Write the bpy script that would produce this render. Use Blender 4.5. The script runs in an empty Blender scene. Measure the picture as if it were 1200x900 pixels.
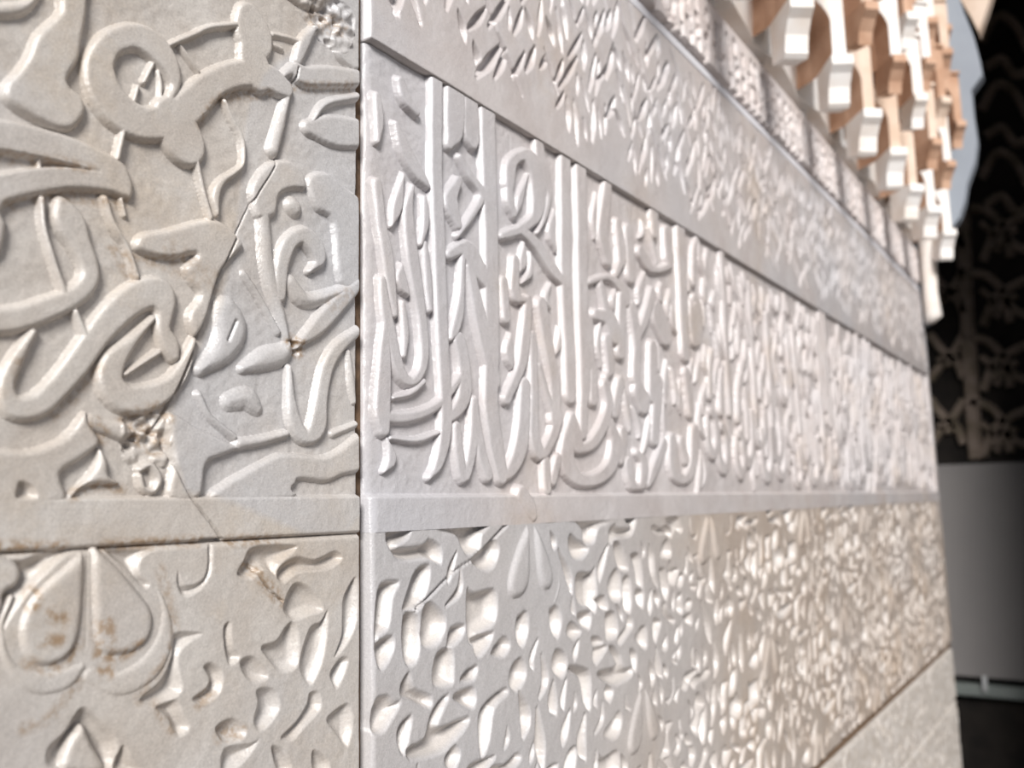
import bpy, math, random
import numpy as np
from mathutils import Matrix, Vector

# ------------------------------------------------------------------ camera, light, exposure
D = 0.4            # distance of the lens from the carved wall (m); wall face is the plane y = 0
EYE = 1.40         # lens height above the floor
FPX = 1050.0
cX = np.array([710., -125., -FPX]); cX /= np.linalg.norm(cX)          # wall direction seen by the lens
vx = -178.0
vy = (FPX * FPX + vx * 710.) / 125.
cZ = np.array([vx, vy, -FPX]); cZ /= np.linalg.norm(cZ)               # plumb direction
cZ -= cX * cX.dot(cZ); cZ /= np.linalg.norm(cZ)
cY = np.cross(cZ, cX)
M3 = np.array([cX, cY, cZ])
CAMP = np.array([0., -D, EYE])
scene = bpy.context.scene
col = scene.collection
cd = bpy.data.cameras.new('camera'); cam = bpy.data.objects.new('camera', cd); col.objects.link(cam)
cd.sensor_fit = 'HORIZONTAL'; cd.sensor_width = 36.0; cd.lens = 36.0 * FPX / 1200.0
cd.clip_start = 0.01
m4 = Matrix.Identity(4)
for i in range(3):
    for j in range(3): m4[i][j] = M3[i][j]
    m4[i][3] = CAMP[i]
cam.matrix_world = m4
cd.dof.use_dof = True; cd.dof.focus_distance = 0.56; cd.dof.aperture_fstop = 6.5
scene.camera = cam

w = bpy.data.worlds.new('courtyard_sky'); scene.world = w; w.use_nodes = True
bg = w.node_tree.nodes['Background']
bg.inputs['Color'].default_value = (0.80, 0.87, 1.0, 1); bg.inputs['Strength'].default_value = 0.30
sd = bpy.data.lights.new('daylight', 'SUN'); sd.energy = 4.8; sd.angle = math.radians(18); sd.color = (1.0, 0.985, 0.965)
sun = bpy.data.objects.new('daylight', sd); col.objects.link(sun)
sun.rotation_euler = Vector((0.73, 0.49, -0.48)).to_track_quat('-Z', 'Y').to_euler()
sun.location = (-3, -3, 4)
vs = scene.view_settings
vs.view_transform = 'Standard'; vs.look = 'None'; vs.gamma = 1; vs.use_curve_mapping = False
vs.exposure = 0.05

# ------------------------------------------------------------------ materials
def mat(name, base, alt=None, rough=0.5, nscale=30., bump=0.0, bscale=200., spec=0.4, alt2=None, tone=None, detail=6., bdist=0.002, grain=0.0, hollow_light=None, stain=None):
    m = bpy.data.materials.new(name); m.use_nodes = True
    nt = m.node_tree; N = nt.nodes; L = nt.links
    b = N['Principled BSDF']
    b.inputs['Roughness'].default_value = rough
    b.inputs['Specular IOR Level'].default_value = spec
    geo = N.new('ShaderNodeNewGeometry')
    alt = alt or tuple(c * 0.9 for c in base)
    nz = N.new('ShaderNodeTexNoise'); nz.inputs['Scale'].default_value = nscale; nz.inputs['Detail'].default_value = detail
    L.new(geo.outputs['Position'], nz.inputs['Vector'])
    rp = N.new('ShaderNodeValToRGB')
    rp.color_ramp.elements[0].position = 0.36; rp.color_ramp.elements[0].color = (*alt, 1)
    rp.color_ramp.elements[1].position = 0.62; rp.color_ramp.elements[1].color = (*base, 1)
    L.new(nz.outputs['Fac'], rp.inputs['Fac'])
    out = rp.outputs['Color']
    if alt2:
        n2 = N.new('ShaderNodeTexNoise'); n2.inputs['Scale'].default_value = nscale * 0.28; n2.inputs['Detail'].default_value = 8; n2.inputs['Roughness'].default_value = 0.7
        L.new(geo.outputs['Position'], n2.inputs['Vector'])
        mr = N.new('ShaderNodeMapRange'); mr.inputs['From Min'].default_value = 0.52; mr.inputs['From Max'].default_value = 0.76
        L.new(n2.outputs['Fac'], mr.inputs['Value'])
        mx = N.new('ShaderNodeMix'); mx.data_type = 'RGBA'
        L.new(mr.outputs['Result'], mx.inputs['Factor']); L.new(out, mx.inputs[6]); mx.inputs[7].default_value = (*alt2, 1)
        out = mx.outputs[2]
    if tone:
        at = N.new('ShaderNodeAttribute'); at.attribute_name = 'tone'
        mx = N.new('ShaderNodeMix'); mx.data_type = 'RGBA'
        L.new(at.outputs['Fac'], mx.inputs['Factor']); L.new(out, mx.inputs[6]); mx.inputs[7].default_value = (*tone, 1)
        out = mx.outputs[2]
    if hollow_light:                          # brightness of sunlit pit walls painted into the colour of the hollows
        at2 = N.new('ShaderNodeAttribute'); at2.attribute_name = 'hollow_depth'
        mx = N.new('ShaderNodeMix'); mx.data_type = 'RGBA'
        L.new(at2.outputs['Fac'], mx.inputs['Factor']); L.new(out, mx.inputs[6]); mx.inputs[7].default_value = (*hollow_light, 1)
        out = mx.outputs[2]
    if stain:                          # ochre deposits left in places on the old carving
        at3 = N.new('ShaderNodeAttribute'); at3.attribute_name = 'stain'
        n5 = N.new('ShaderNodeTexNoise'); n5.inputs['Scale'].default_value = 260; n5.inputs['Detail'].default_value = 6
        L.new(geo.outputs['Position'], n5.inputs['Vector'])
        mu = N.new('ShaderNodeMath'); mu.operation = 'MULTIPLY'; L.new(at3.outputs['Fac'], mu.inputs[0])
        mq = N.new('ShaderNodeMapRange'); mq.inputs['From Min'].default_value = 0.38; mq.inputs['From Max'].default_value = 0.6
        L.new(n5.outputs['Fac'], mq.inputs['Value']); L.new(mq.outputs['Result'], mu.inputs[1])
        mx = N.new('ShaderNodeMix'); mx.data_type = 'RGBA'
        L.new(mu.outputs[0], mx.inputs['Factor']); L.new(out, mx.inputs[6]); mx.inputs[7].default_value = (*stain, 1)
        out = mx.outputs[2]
    if grain > 0:
        n4 = N.new('ShaderNodeTexNoise'); n4.inputs['Scale'].default_value = 700; n4.inputs['Detail'].default_value = 5; n4.inputs['Roughness'].default_value = 0.75
        L.new(geo.outputs['Position'], n4.inputs['Vector'])
        g = N.new('ShaderNodeMapRange'); g.inputs['From Min'].default_value = 0.3; g.inputs['From Max'].default_value = 0.7
        g.inputs['To Min'].default_value = 1 - grain; g.inputs['To Max'].default_value = 1 + grain * 0.6
        L.new(n4.outputs['Fac'], g.inputs['Value'])
        mg = N.new('ShaderNodeVectorMath'); mg.operation = 'SCALE'
        L.new(out, mg.inputs[0]); L.new(g.outputs['Result'], mg.inputs['Scale']); out = mg.outputs['Vector']
    L.new(out, b.inputs['Base Color'])
    if bump > 0:
        n3 = N.new('ShaderNodeTexNoise'); n3.inputs['Scale'].default_value = bscale; n3.inputs['Detail'].default_value = 8; n3.inputs['Roughness'].default_value = 0.65
        L.new(geo.outputs['Position'], n3.inputs['Vector'])
        bp = N.new('ShaderNodeBump'); bp.inputs['Strength'].default_value = bump; bp.inputs['Distance'].default_value = bdist
        L.new(n3.outputs['Fac'], bp.inputs['Height']); L.new(bp.outputs['Normal'], b.inputs['Normal'])
    return m

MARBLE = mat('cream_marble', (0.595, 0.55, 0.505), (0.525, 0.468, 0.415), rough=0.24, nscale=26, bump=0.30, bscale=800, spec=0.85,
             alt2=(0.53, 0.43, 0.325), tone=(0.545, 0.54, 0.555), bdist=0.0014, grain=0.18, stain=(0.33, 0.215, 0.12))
MARBLE_PINK = mat('pinkish_marble', (0.61, 0.56, 0.545), (0.545, 0.485, 0.465), rough=0.24, nscale=24, bump=0.30, bscale=800, spec=0.85,
                  alt2=(0.55, 0.455, 0.38), tone=(0.545, 0.535, 0.555), bdist=0.0016, grain=0.12)
MARBLE_WARM = mat('warm_marble', (0.545, 0.47, 0.41), (0.465, 0.385, 0.325), rough=0.24, nscale=18, bump=0.30, bscale=800, spec=0.85,
                  alt2=(0.50, 0.37, 0.26), tone=(0.53, 0.51, 0.51), bdist=0.0016, grain=0.16, hollow_light=(0.61, 0.565, 0.53))
MORTAR = mat('brown_mortar', (0.20, 0.125, 0.075), (0.11, 0.07, 0.045), rough=0.95, nscale=90, bump=0.6, bscale=300)
STUCCO = mat('pale_stucco', (0.74, 0.68, 0.66), (0.66, 0.58, 0.55), rough=0.8, nscale=25, bump=0.3, bscale=250)
LEDGE = mat('grey_ledge_plaster', (0.68, 0.67, 0.70), (0.62, 0.61, 0.64), rough=0.7, nscale=15, bump=0.1, bscale=200)
WHITE = mat('white_plaster', (0.86, 0.83, 0.80), (0.78, 0.70, 0.63), rough=0.8, nscale=14, bump=0.2, bscale=120)
CREAM = mat('warm_cream_plaster', (0.72, 0.57, 0.46), (0.60, 0.44, 0.33), rough=0.85, nscale=16, bump=0.25, bscale=120)
TERRA = mat('ochre_washed_plaster', (0.56, 0.36, 0.25), (0.43, 0.25, 0.16), rough=0.85, nscale=16, bump=0.25, bscale=120)
FASCIA = mat('blue_grey_plaster', (0.315, 0.34, 0.38), (0.285, 0.31, 0.35), rough=0.75, nscale=9, bump=0.1, bscale=120)
PLASTER = mat('old_plaster', (0.60, 0.55, 0.50), (0.52, 0.47, 0.42), rough=0.85, nscale=10, bump=0.3, bscale=150)
SPECK = mat('speckled_plaster', (0.60, 0.555, 0.515), (0.45, 0.395, 0.34), rough=0.75, nscale=90, bump=0.5, bscale=160, grain=0.2)
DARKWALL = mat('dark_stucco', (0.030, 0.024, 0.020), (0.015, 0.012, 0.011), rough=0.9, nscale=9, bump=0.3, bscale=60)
TRACERY = mat('brown_tracery', (0.36, 0.28, 0.23), (0.20, 0.16, 0.115), rough=0.85, nscale=12, bump=0.3, bscale=60)
BOARD = mat('grey_board', (0.36, 0.335, 0.325), (0.34, 0.318, 0.31), rough=0.6, nscale=5)
RAIL = mat('grey_green_metal', (0.34, 0.37, 0.35), (0.28, 0.31, 0.29), rough=0.45, nscale=20)
CLIP = mat('white_plastic', (0.8, 0.8, 0.8), rough=0.5)
FLOOR = mat('stone_floor', (0.17, 0.14, 0.115), (0.13, 0.105, 0.085), rough=0.6, nscale=6)

# ------------------------------------------------------------------ pixel <-> wall helpers (wall units: multiples of D)
EREL = 0.0130                      # relief of the carving
def unproj(px, py, ypl=-EREL * D):
    px = np.asarray(px, float); py = np.asarray(py, float)
    v = np.stack([px - 600, 450 - py, np.full_like(px, -FPX)], -1)
    dw = v @ M3.T
    t = (ypl - CAMP[1]) / dw[..., 1]
    p = CAMP + dw * t[..., None]
    return np.stack([p[..., 0] / D, (p[..., 2] - EYE) / D], -1)
def S_at(px, py=575.): return float(unproj(px, py, 0.)[0])
def H_at(px, py): return float(unproj(px, py, 0.)[1])
def on_x(px, py, X):               # point of a cross wall x = X
    v = np.array([px - 600., 450. - py, -FPX]); dw = M3 @ v
    p = CAMP + dw * (X / dw[0]); return p

def crom(P, n=5, closed=False):
    P = np.asarray(P, float); k = len(P)
    if k < 3 and not closed:
        return np.array([P[0] + (P[-1] - P[0]) * t for t in np.linspace(0, 1, n + 1)])
    idx = lambda i: P[i % k] if closed else (P[i] if 0 <= i < k else (2 * P[0] - P[1] if i < 0 else 2 * P[-1] - P[-2]))
    out = []
    for i in range(k if closed else k - 1):
        a, b, c, e = idx(i - 1), idx(i), idx(i + 1), idx(i + 2)
        for t in np.arange(n) / n:
            out.append(0.5 * (2 * b + (c - a) * t + (2 * a - 5 * b + 4 * c - e) * t * t + (3 * b - a - 3 * c + e) * t ** 3))
    if not closed: out.append(P[-1])
    return np.array(out)

def px_stroke(pts, n=5):           # (x, y, halfwidth px) -> (s, h, r) on the wall
    Q = crom(pts, n)
    xy = unproj(Q[:, 0], Q[:, 1])
    dx = unproj(Q[:, 0] + 1, Q[:, 1]) - xy; dy = unproj(Q[:, 0], Q[:, 1] + 1) - xy
    T = np.gradient(Q[:, :2], axis=0); T /= np.linalg.norm(T, axis=1)[:, None] + 1e-9
    Tw = dx * T[:, :1] + dy * T[:, 1:]; Nw = dx * -T[:, 1:] + dy * T[:, :1]
    r = np.abs(Tw[:, 0] * Nw[:, 1] - Tw[:, 1] * Nw[:, 0]) / (np.linalg.norm(Tw, axis=1) + 1e-9) * Q[:, 2]
    return np.column_stack([xy, r])
def px_poly(pts, n=4):
    P = np.asarray(pts, float)
    return crom(unproj(P[:, 0], P[:, 1]), n, True)

rng = np.random.default_rng(7)
def vnoise(S, H, cell, seed):      # smooth value noise on a wall grid (outer S x H)
    r = np.random.default_rng(seed)
    s0, h0 = S.min(), H.min()
    ns = int((S.max() - s0) / cell) + 3; nh = int((H.max() - h0) / cell) + 3
    G = r.random((nh, ns))
    u = (S - s0) / cell; v = (H - h0) / cell
    iu = u.astype(int); iv = v.astype(int); fu = u - iu; fv = v - iv
    fu = fu * fu * (3 - 2 * fu); fv = fv * fv * (3 - 2 * fv)
    A = G[iv][:, iu] * (1 - fu) + G[iv][:, iu + 1] * fu
    B = G[iv + 1][:, iu] * (1 - fu) + G[iv + 1][:, iu + 1] * fu
    return A * (1 - fv)[:, None] + B * fv[:, None] - 0.5

# ------------------------------------------------------------------ scene bookkeeping
def tag(o, label=None, cat=None, group=None, kind=None):
    if label: o['label'] = label
    if cat: o['category'] = cat
    if group: o['group'] = group
    if kind: o['kind'] = kind
    return o
def empty(name, loc=(0, 0, 0)):
    o = bpy.data.objects.new(name, None); col.objects.link(o); o.location = loc; o.empty_display_size = 0.05
    return o
def mesh_obj(name, V, F, m, parent=None, smooth=False, mats=None, midx=None):
    me = bpy.data.meshes.new(name); me.from_pydata([tuple(map(float, v)) for v in V], [], F); me.update()
    for mm in (mats or [m]): me.materials.append(mm)
    if midx is not None: me.polygons.foreach_set('material_index', midx)
    if smooth: me.polygons.foreach_set('use_smooth', [True] * len(me.polygons))
    o = bpy.data.objects.new(name, me); col.objects.link(o)
    if parent: o.parent = parent
    return o
def big_mesh(name, V, Q, m, parent=None, tone=None, depth_fac=None, st=None):
    me = bpy.data.meshes.new(name)
    me.vertices.add(len(V)); me.vertices.foreach_set('co', V.astype(np.float32).ravel())
    nf = len(Q); me.loops.add(nf * 4); me.loops.foreach_set('vertex_index', Q.astype(np.int32).ravel())
    me.polygons.add(nf); me.polygons.foreach_set('loop_start', np.arange(nf, dtype=np.int32) * 4)
    me.polygons.foreach_set('use_smooth', np.ones(nf, bool))
    me.update(calc_edges=True)
    if tone is not None:
        a = me.attributes.new('tone', 'FLOAT', 'POINT'); a.data.foreach_set('value', tone.astype(np.float32))
    if st is not None:
        a = me.attributes.new('stain', 'FLOAT', 'POINT'); a.data.foreach_set('value', st.astype(np.float32))
    if depth_fac is not None:
        a = me.attributes.new('hollow_depth', 'FLOAT', 'POINT'); a.data.foreach_set('value', depth_fac.astype(np.float32))
    me.materials.append(m)
    o = bpy.data.objects.new(name, me); col.objects.link(o)
    if parent: o.parent = parent
    return o
def box(name, a, b, m, parent=None, bev=0.0):
    (x0, y0, z0), (x1, y1, z1) = a, b
    V = [(x, y, z) for x in (x0, x1) for y in (y0, y1) for z in (z0, z1)]
    F = [(0, 1, 3, 2), (4, 6, 7, 5), (0, 4, 5, 1), (2, 3, 7, 6), (0, 2, 6, 4), (1, 5, 7, 3)]
    o = mesh_obj(name, V, F, m, parent)
    if bev > 0:
        mo = o.modifiers.new('bevel', 'BEVEL'); mo.width = bev; mo.segments = 2
    return o

# ------------------------------------------------------------------ carved slab: a relief grid split into its ground and its carved pieces
class Slab:
    def __init__(s, S, H, base=0.0):
        s.S, s.H = S, H
        s.Z = np.full((len(H), len(S)), base); s.lab = np.zeros(s.Z.shape, int); s.names = ['carved_ground']; s.low = 1.0; s.stain = None
    def win(s, lo, hi):
        c0, c1 = np.searchsorted(s.S, [lo[0], hi[0]]); r0, r1 = np.searchsorted(s.H, [lo[1], hi[1]])
        return slice(r0, r1), slice(c0, c1)
    def d_stroke(s, Q, pad):
        lo = (Q[:, :2] - Q[:, 2:]).min(0) - pad; hi = (Q[:, :2] + Q[:, 2:]).max(0) + pad
        R, C = s.win(lo, hi); X = s.S[C][None]; Y = s.H[R][:, None]
        if X.size == 0 or Y.size == 0: return R, C, None
        t = np.full((Y.shape[0], X.shape[1]), -9.)
        for a, b in zip(Q[:-1], Q[1:]):
            dx, dy = b[0] - a[0], b[1] - a[1]; L = dx * dx + dy * dy + 1e-12
            u = np.clip(((X - a[0]) * dx + (Y - a[1]) * dy) / L, 0, 1)
            t = np.maximum(t, a[2] + (b[2] - a[2]) * u - np.hypot(X - a[0] - u * dx, Y - a[1] - u * dy))
        return R, C, t
    def d_poly(s, P, pad):
        R, C = s.win(P.min(0) - pad, P.max(0) + pad); X = s.S[C][None]; Y = s.H[R][:, None]
        if X.size == 0 or Y.size == 0: return R, C, None
        dm = np.full((Y.shape[0], X.shape[1]), 9.); ins = np.zeros(dm.shape, bool)
        for a, b in zip(P, np.roll(P, -1, 0)):
            dx, dy = b - a; L = dx * dx + dy * dy + 1e-12
            u = np.clip(((X - a[0]) * dx + (Y - a[1]) * dy) / L, 0, 1)
            dm = np.minimum(dm, np.hypot(X - a[0] - u * dx, Y - a[1] - u * dy))
            if abs(dy) > 1e-9:
                ins ^= ((a[1] > Y) != (b[1] > Y)) & (X < (Y - a[1]) / dy * dx + a[0])
        return R, C, np.where(ins, dm, -dm)
    def prof(s, t, bev):
        u = np.clip(t / bev, 0, 1)
        return np.sqrt(np.clip(1 - (1 - u) ** 2, 0, 1)) * 0.75 + 0.25 * np.clip(t / (bev * 0.6), 0, 1)
    def up(s, shape, e=1.0, bev=0.0098, name='carved_stroke', poly=False, own=True, dome=0.0):
        R, C, t = (s.d_poly if poly else s.d_stroke)(shape, 0.004)
        if t is None or t.size == 0: return
        z = EREL * e * s.low * s.prof(t, bev)
        if dome: z = z + EREL * dome * np.clip(t / 0.06, 0, 1) * (t > 0)
        m = (t > 0) & (z > s.Z[R, C] + 1e-9)
        if not m.any(): return
        s.Z[R, C][m] = z[m]
        if own:
            s.names.append(name); s.lab[R, C][m] = len(s.names) - 1
        else: s.lab[R, C][m] = 0
    def down(s, shape, z1=0.0, bev=0.010, poly=True, e=1.0):
        R, C, t = (s.d_poly if poly else s.d_stroke)(shape, 0.004)
        if t is None or t.size == 0: return
        Zw = s.Z[R, C]
        f = np.clip(t / bev, 0, 1); f = f * f * (3 - 2 * f) * 0.6 + 0.4 * np.clip(t / (0.4 * bev), 0, 1)
        z = Zw * (1 - f) + z1 * EREL * f
        m = (t > 0) & (z < Zw); Zw[m] = z[m]
    def build(s, parent, m, edge=0.010, drop=0.9, seed=1, tonefn=None, rough=1.0, back=0.027, sides='lrbt'):
        S, H = s.S, s.H
        n = vnoise(S, H, 0.11, seed) * 0.0022 + vnoise(S, H, 0.03, seed + 1) * 0.0008 + vnoise(S, H, 0.009, seed + 2) * 0.0005 * rough
        g = 1.0 + 1.1 * (s.Z < 0.3 * EREL)                    # chiselled ground is rougher than the polished tops
        Z = s.Z + n * g
        e = np.full(Z.shape, 9.0)
        for ch, arr in (('l', (S - S[0])[None]), ('r', (S[-1] - S)[None]), ('b', (H - H[0])[:, None]), ('t', (H[-1] - H)[:, None])):
            if ch in sides: e = np.minimum(e, arr)
        q = np.clip(1 - e / edge, 0, 1)
        Z = Z - drop * EREL * (1 - np.sqrt(np.clip(1 - q * q, 0, 1)))
        y = -Z * D
        if 'b' in sides or 'B' in sides: y[0] = back
        if 't' in sides: y[-1] = back
        y[:, 0] = y[:, -1] = back
        nr, nc = Z.shape
        X = np.broadcast_to(S * D, Z.shape); Y = y; ZZ = np.broadcast_to((EYE + H * D)[:, None], Z.shape)
        V = np.stack([X, Y, ZZ], -1).reshape(-1, 3)
        tone = np.clip(tonefn(S, H), 0, 1).ravel() if tonefn else np.zeros(len(V))
        depth_fac = np.clip(1 - s.Z / EREL, 0, 1).ravel()
        i = (np.arange(nr - 1)[:, None] * nc + np.arange(nc - 1)[None]).ravel()
        Q = np.stack([i, i + 1, i + nc + 1, i + nc], -1)
        lz = s.lab.ravel()[Q]; k = np.argmax(s.Z.ravel()[Q], 1); fl = lz[np.arange(len(Q)), k]
        order = np.argsort(fl, kind='stable'); fs = fl[order]
        cuts = np.flatnonzero(np.diff(fs)) + 1
        for grp in np.split(order, cuts):
            l = fl[grp[0]]
            if l and len(grp) < 12: l = l
            uq, inv = np.unique(Q[grp], return_inverse=True)
            big_mesh(s.names[l], V[uq], inv.reshape(-1, 4), m, parent, tone[uq], depth_fac[uq], None if s.stain is None else s.stain.ravel()[uq])

def cols(s0, s1, lo, hi):          # column spacing widening gently away from the viewer
    out = [s0]
    while out[-1] < s1:
        x = out[-1]; out.append(x + min(hi, max(lo, 0.00062 * (x * x + 1))))
    a = np.array(out); return s0 + (a - s0) * (s1 - s0) / (a[-1] - s0)

# key heights / lengths in wall units
S_JOINT = S_at(424); S_END = S_at(1092, 500.)
H_BT = H_at(700, 578.5); H_BB = H_at(300, 631.5)
H_UP = H_at(700, 211); H_TOP = H_at(840, 108); H_BOT = H_at(1036, 826)
H_MUQ = H_at(860, 48)
print('joint', S_JOINT, 'end', S_END, 'H', H_BT, H_BB, H_UP, H_TOP, H_BOT, H_MUQ)

# ================================================================== structure
XE = S_END * D
Z0 = EYE
tag(box('floor', (-2.5, -5, -0.1), (6.5, 2.5, 0.0), FLOOR), kind='structure')
tag(box('wall_left', (-0.6, 0.030, 0.0), (XE - 0.002, 0.42, 3.2), PLASTER), kind='structure')
# dark room beyond the end of the wall
XF = 4.7
RH = 4.4
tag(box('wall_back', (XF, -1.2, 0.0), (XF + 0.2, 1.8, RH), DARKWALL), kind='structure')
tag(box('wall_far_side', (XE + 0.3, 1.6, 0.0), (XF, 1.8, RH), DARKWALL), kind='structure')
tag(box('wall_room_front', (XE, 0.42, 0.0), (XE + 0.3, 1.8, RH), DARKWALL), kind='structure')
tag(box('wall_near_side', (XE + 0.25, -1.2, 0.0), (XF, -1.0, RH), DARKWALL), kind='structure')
tag(box('wall_sun_block', (XE, -2.6, 0.0), (XE + 0.25, -0.95, RH), PLASTER), kind='structure')  # unseen wall added to block the sun from the room beyond
tag(box('wall_sky_block', (XE, -0.95, 3.2), (XE + 0.25, 0.42, RH), PLASTER), kind='structure')  # added out of view to hold back sky light above the opening
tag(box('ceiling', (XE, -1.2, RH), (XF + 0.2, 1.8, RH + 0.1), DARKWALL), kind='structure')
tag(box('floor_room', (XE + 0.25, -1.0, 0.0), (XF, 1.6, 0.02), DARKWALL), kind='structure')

# mortar in the joints between slabs
def zz(h): return EYE + h * D

# ================================================================== slab 1: bold script panel nearest the lens
G = 0.0075
SL = Slab(np.concatenate([np.arange(0.04, 0.40, 0.012), np.arange(0.40, S_JOINT - 0.0105, 0.0016)]),
          np.concatenate([np.arange(H_BOT, -0.54, 0.012), np.arange(-0.54, 0.86, 0.0016), np.arange(0.864, H_TOP, 0.012)]))
SL.low = 0.80
band = lambda a, b: np.array([[a, H_BB], [b, H_BB], [b, H_BT], [a, H_BT]])
P = lambda *a, **k: SL.up(px_poly(a), poly=True, **k)
W = lambda *a, **k: SL.up(px_stroke(a), **k)
# lower field of the slab: polished leafwork with sunk pits
lowfield = np.array([[-0.2, -1.3], [1.2, -1.3], [1.2, H_BB], [-0.2, H_BB]])
SL.up(lowfield, poly=True, own=False, e=0.9)
def CUT(*a, **k): SL.down(px_poly(a), **k)
PITS_L = [
 [(125, 643), (160, 641), (208, 641), (182, 646), (168, 656), (166, 672), (178, 684), (170, 690), (148, 668)],
 [(211, 668), (209, 684), (217, 700), (236, 692), (250, 672), (252, 640), (246, 640), (245, 664), (238, 680), (222, 686), (215, 680)],
 [(300, 640), (345, 638), (350, 644), (330, 662), (326, 676), (312, 668), (296, 680), (280, 674), (288, 656)],
 [(330, 664), (350, 652), (372, 655), (395, 645), (404, 655), (386, 668), (352, 672), (336, 684), (327, 678)],
 [(342, 690), (352, 682), (368, 690), (382, 714), (364, 722), (346, 728), (334, 714)],
 [(326, 750), (336, 735), (346, 728), (353, 745), (351, 780), (333, 789), (318, 776), (308, 758)],
 [(365, 736), (378, 728), (387, 716), (383, 765), (369, 802), (358, 796), (353, 775)],
 [(405, 698), (420, 676), (421, 725), (409, 755), (393, 772), (402, 745), (403, 720)],
 [(389, 788), (402, 770), (411, 775), (399, 806), (392, 802)],
 [(264, 736), (273, 729), (275, 755), (284, 770), (272, 781), (266, 765)],
 [(283, 776), (300, 769), (317, 790), (311, 799), (294, 799)],
 [(240, 782), (250, 776), (263, 786), (263, 808), (252, 821), (237, 827), (227, 819), (244, 806), (247, 795)],
 [(303, 808), (323, 807), (331, 830), (316, 852), (305, 857), (299, 845), (304, 825)],
 [(365, 812), (376, 811), (379, 830), (361, 851), (345, 869), (331, 865), (350, 845), (362, 825)],
 [(390, 836), (411, 824), (416, 850), (409, 877), (395, 860), (385, 846)],
 [(254, 853), (275, 841), (291, 855), (285, 868), (264, 871)],
 [(265, 877), (295, 871), (306, 868), (291, 890), (272, 906), (261, 905)],
 [(320, 875), (335, 879), (345, 902), (330, 910)],
 [(369, 879), (386, 889), (388, 906), (370, 908)],
 [(206, 742), (240, 742), (226, 752), (213, 765), (212, 785), (216, 802), (212, 815), (186, 829), (165, 821), (190, 797), (203, 768)],
 [(184, 829), (208, 819), (217, 836), (225, 853), (213, 864), (206, 858), (198, 843)],
 [(100, 828), (78, 858), (57, 880), (66, 905), (130, 905), (141, 872), (128, 850)],
 [(147, 873), (135, 905), (170, 905), (158, 890)],
 [(0, 660), (28, 655), (60, 643), (98, 641), (80, 652), (45, 685), (22, 715), (5, 745), (0, 770)],
]
for p in PITS_L: CUT(*p, z1=-0.35, bev=0.016)
P((95, 855), (84, 870), (77, 905), (128, 905), (113, 872), (103, 850), name='carved_leaf', e=0.9)
P((-15, 650), (18, 655), (29, 668), (25, 686), (10, 696), (8, 712), (0, 732), (-18, 740), name='carved_leaf')
CRES = [[(186, 688, 6), (196, 720, 10), (193, 755, 15), (174, 785, 19), (140, 802, 20), (108, 792, 16)],
        [(18, 700, 4), (4, 735, 8), (12, 778, 14), (42, 800, 20), (76, 797, 18), (98, 782, 10)]]
for c in CRES: W(*c, e=1.12, name='carved_crescent', bev=0.014)
PET = [[(101, 645), (72, 664), (36, 698), (21, 730), (22, 762), (38, 782), (62, 784), (84, 771), (97, 745), (102, 700)],
       [(107, 645), (125, 646), (165, 690), (182, 716), (181, 742), (170, 760), (150, 770), (125, 771), (111, 756), (107, 720)]]
for p in PET: P(*p, e=1.45, name='carved_petal', bev=0.014)
SL.up(band(-0.2, 1.2), poly=True, e=1.0, name='plain_band', bev=0.006)
SL.down(px_stroke([(104, 640, 1.6), (104, 700, 1.6), (103, 760, 1.6)]), poly=False, z1=0.6, bev=0.003)

# --- script and stems above the band
P((70, -30), (72, 0), (69, 13), (45, 36), (35, 60), (22, 80), (8, 95), (8, 112), (22, 126), (50, 142), (75, 152), (92, 149), (104, 132), (101, 112), (84, 94), (97, 70), (101, 45), (106, 20), (107, 0), (108, -30))
P((-40, 126), (0, 134), (45, 144), (100, 162), (146, 186), (158, 205), (161, 222), (157, 234), (148, 232), (128, 226), (90, 223), (50, 229), (9, 241), (12, 262), (9, 285), (0, 300), (-40, 320))
CUT((-40, 172), (0, 173), (40, 180), (75, 188), (122, 201), (80, 196), (40, 198), (0, 205), (-40, 212), bev=0.006)
W((50, 178, 4), (52, 199, 4), name='carved_stem', e=0.8)
W((200, 118, 8), (208, 98, 8), (200, 72, 13), (182, 50, 17), (158, 41, 18), (133, 50, 19), (121, 75, 20), (127, 105, 21), (146, 130, 22), (175, 143, 22), (207, 138, 24), (232, 117, 23), (255, 96, 20), (285, 85, 19), (315, 88, 17), (338, 102, 11))
W((208, 140, 24), (219, 162, 24), (224, 172, 18))
W((297, 20, 15), (302, 42, 22), (300, 62, 17), (305, 84, 18))
W((-20, 10, 9), (20, 8, 10), (38, 2, 8), (50, -12, 6), e=0.8)
W((196, 54, 4), (213, 46, 5), (232, 38, 5), (250, 30, 5), (280, 27, 5), name='carved_stem', bev=0.006)
W((216, 52, 3), (226, 66, 3.5), (237, 82, 3), name='carved_stem', e=0.7, bev=0.006)
W((149, 146, 4.5), (141, 184, 5), name='carved_stem', bev=0.006)
W((183, 73, 4), (173, 94, 4), name='carved_stem', bev=0.006, e=0.8)
W((166, 99, 3.5), (160, 121, 4), name='carved_stem', bev=0.006, e=0.8)
W((190, 82, 3), (193, 98, 3), (192, 116, 3), name='carved_stem', bev=0.006, e=0.7)
W((267, 117, 3), (275, 137, 3), (287, 162, 3.5), (288, 190, 3.5), (278, 201, 4.5), (263, 212, 6), (256, 228, 6), (258, 250, 3), name='carved_stem', bev=0.007)
W((234, 188, 3.5), (242, 225, 3.5), (250, 254, 3.5), name='carved_stem', bev=0.006)
W((53, 231, 5), (55, 262, 5), (62, 290, 5.5), (70, 315, 5.5), (79, 340, 6), name='carved_stem', bev=0.008)
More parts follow.
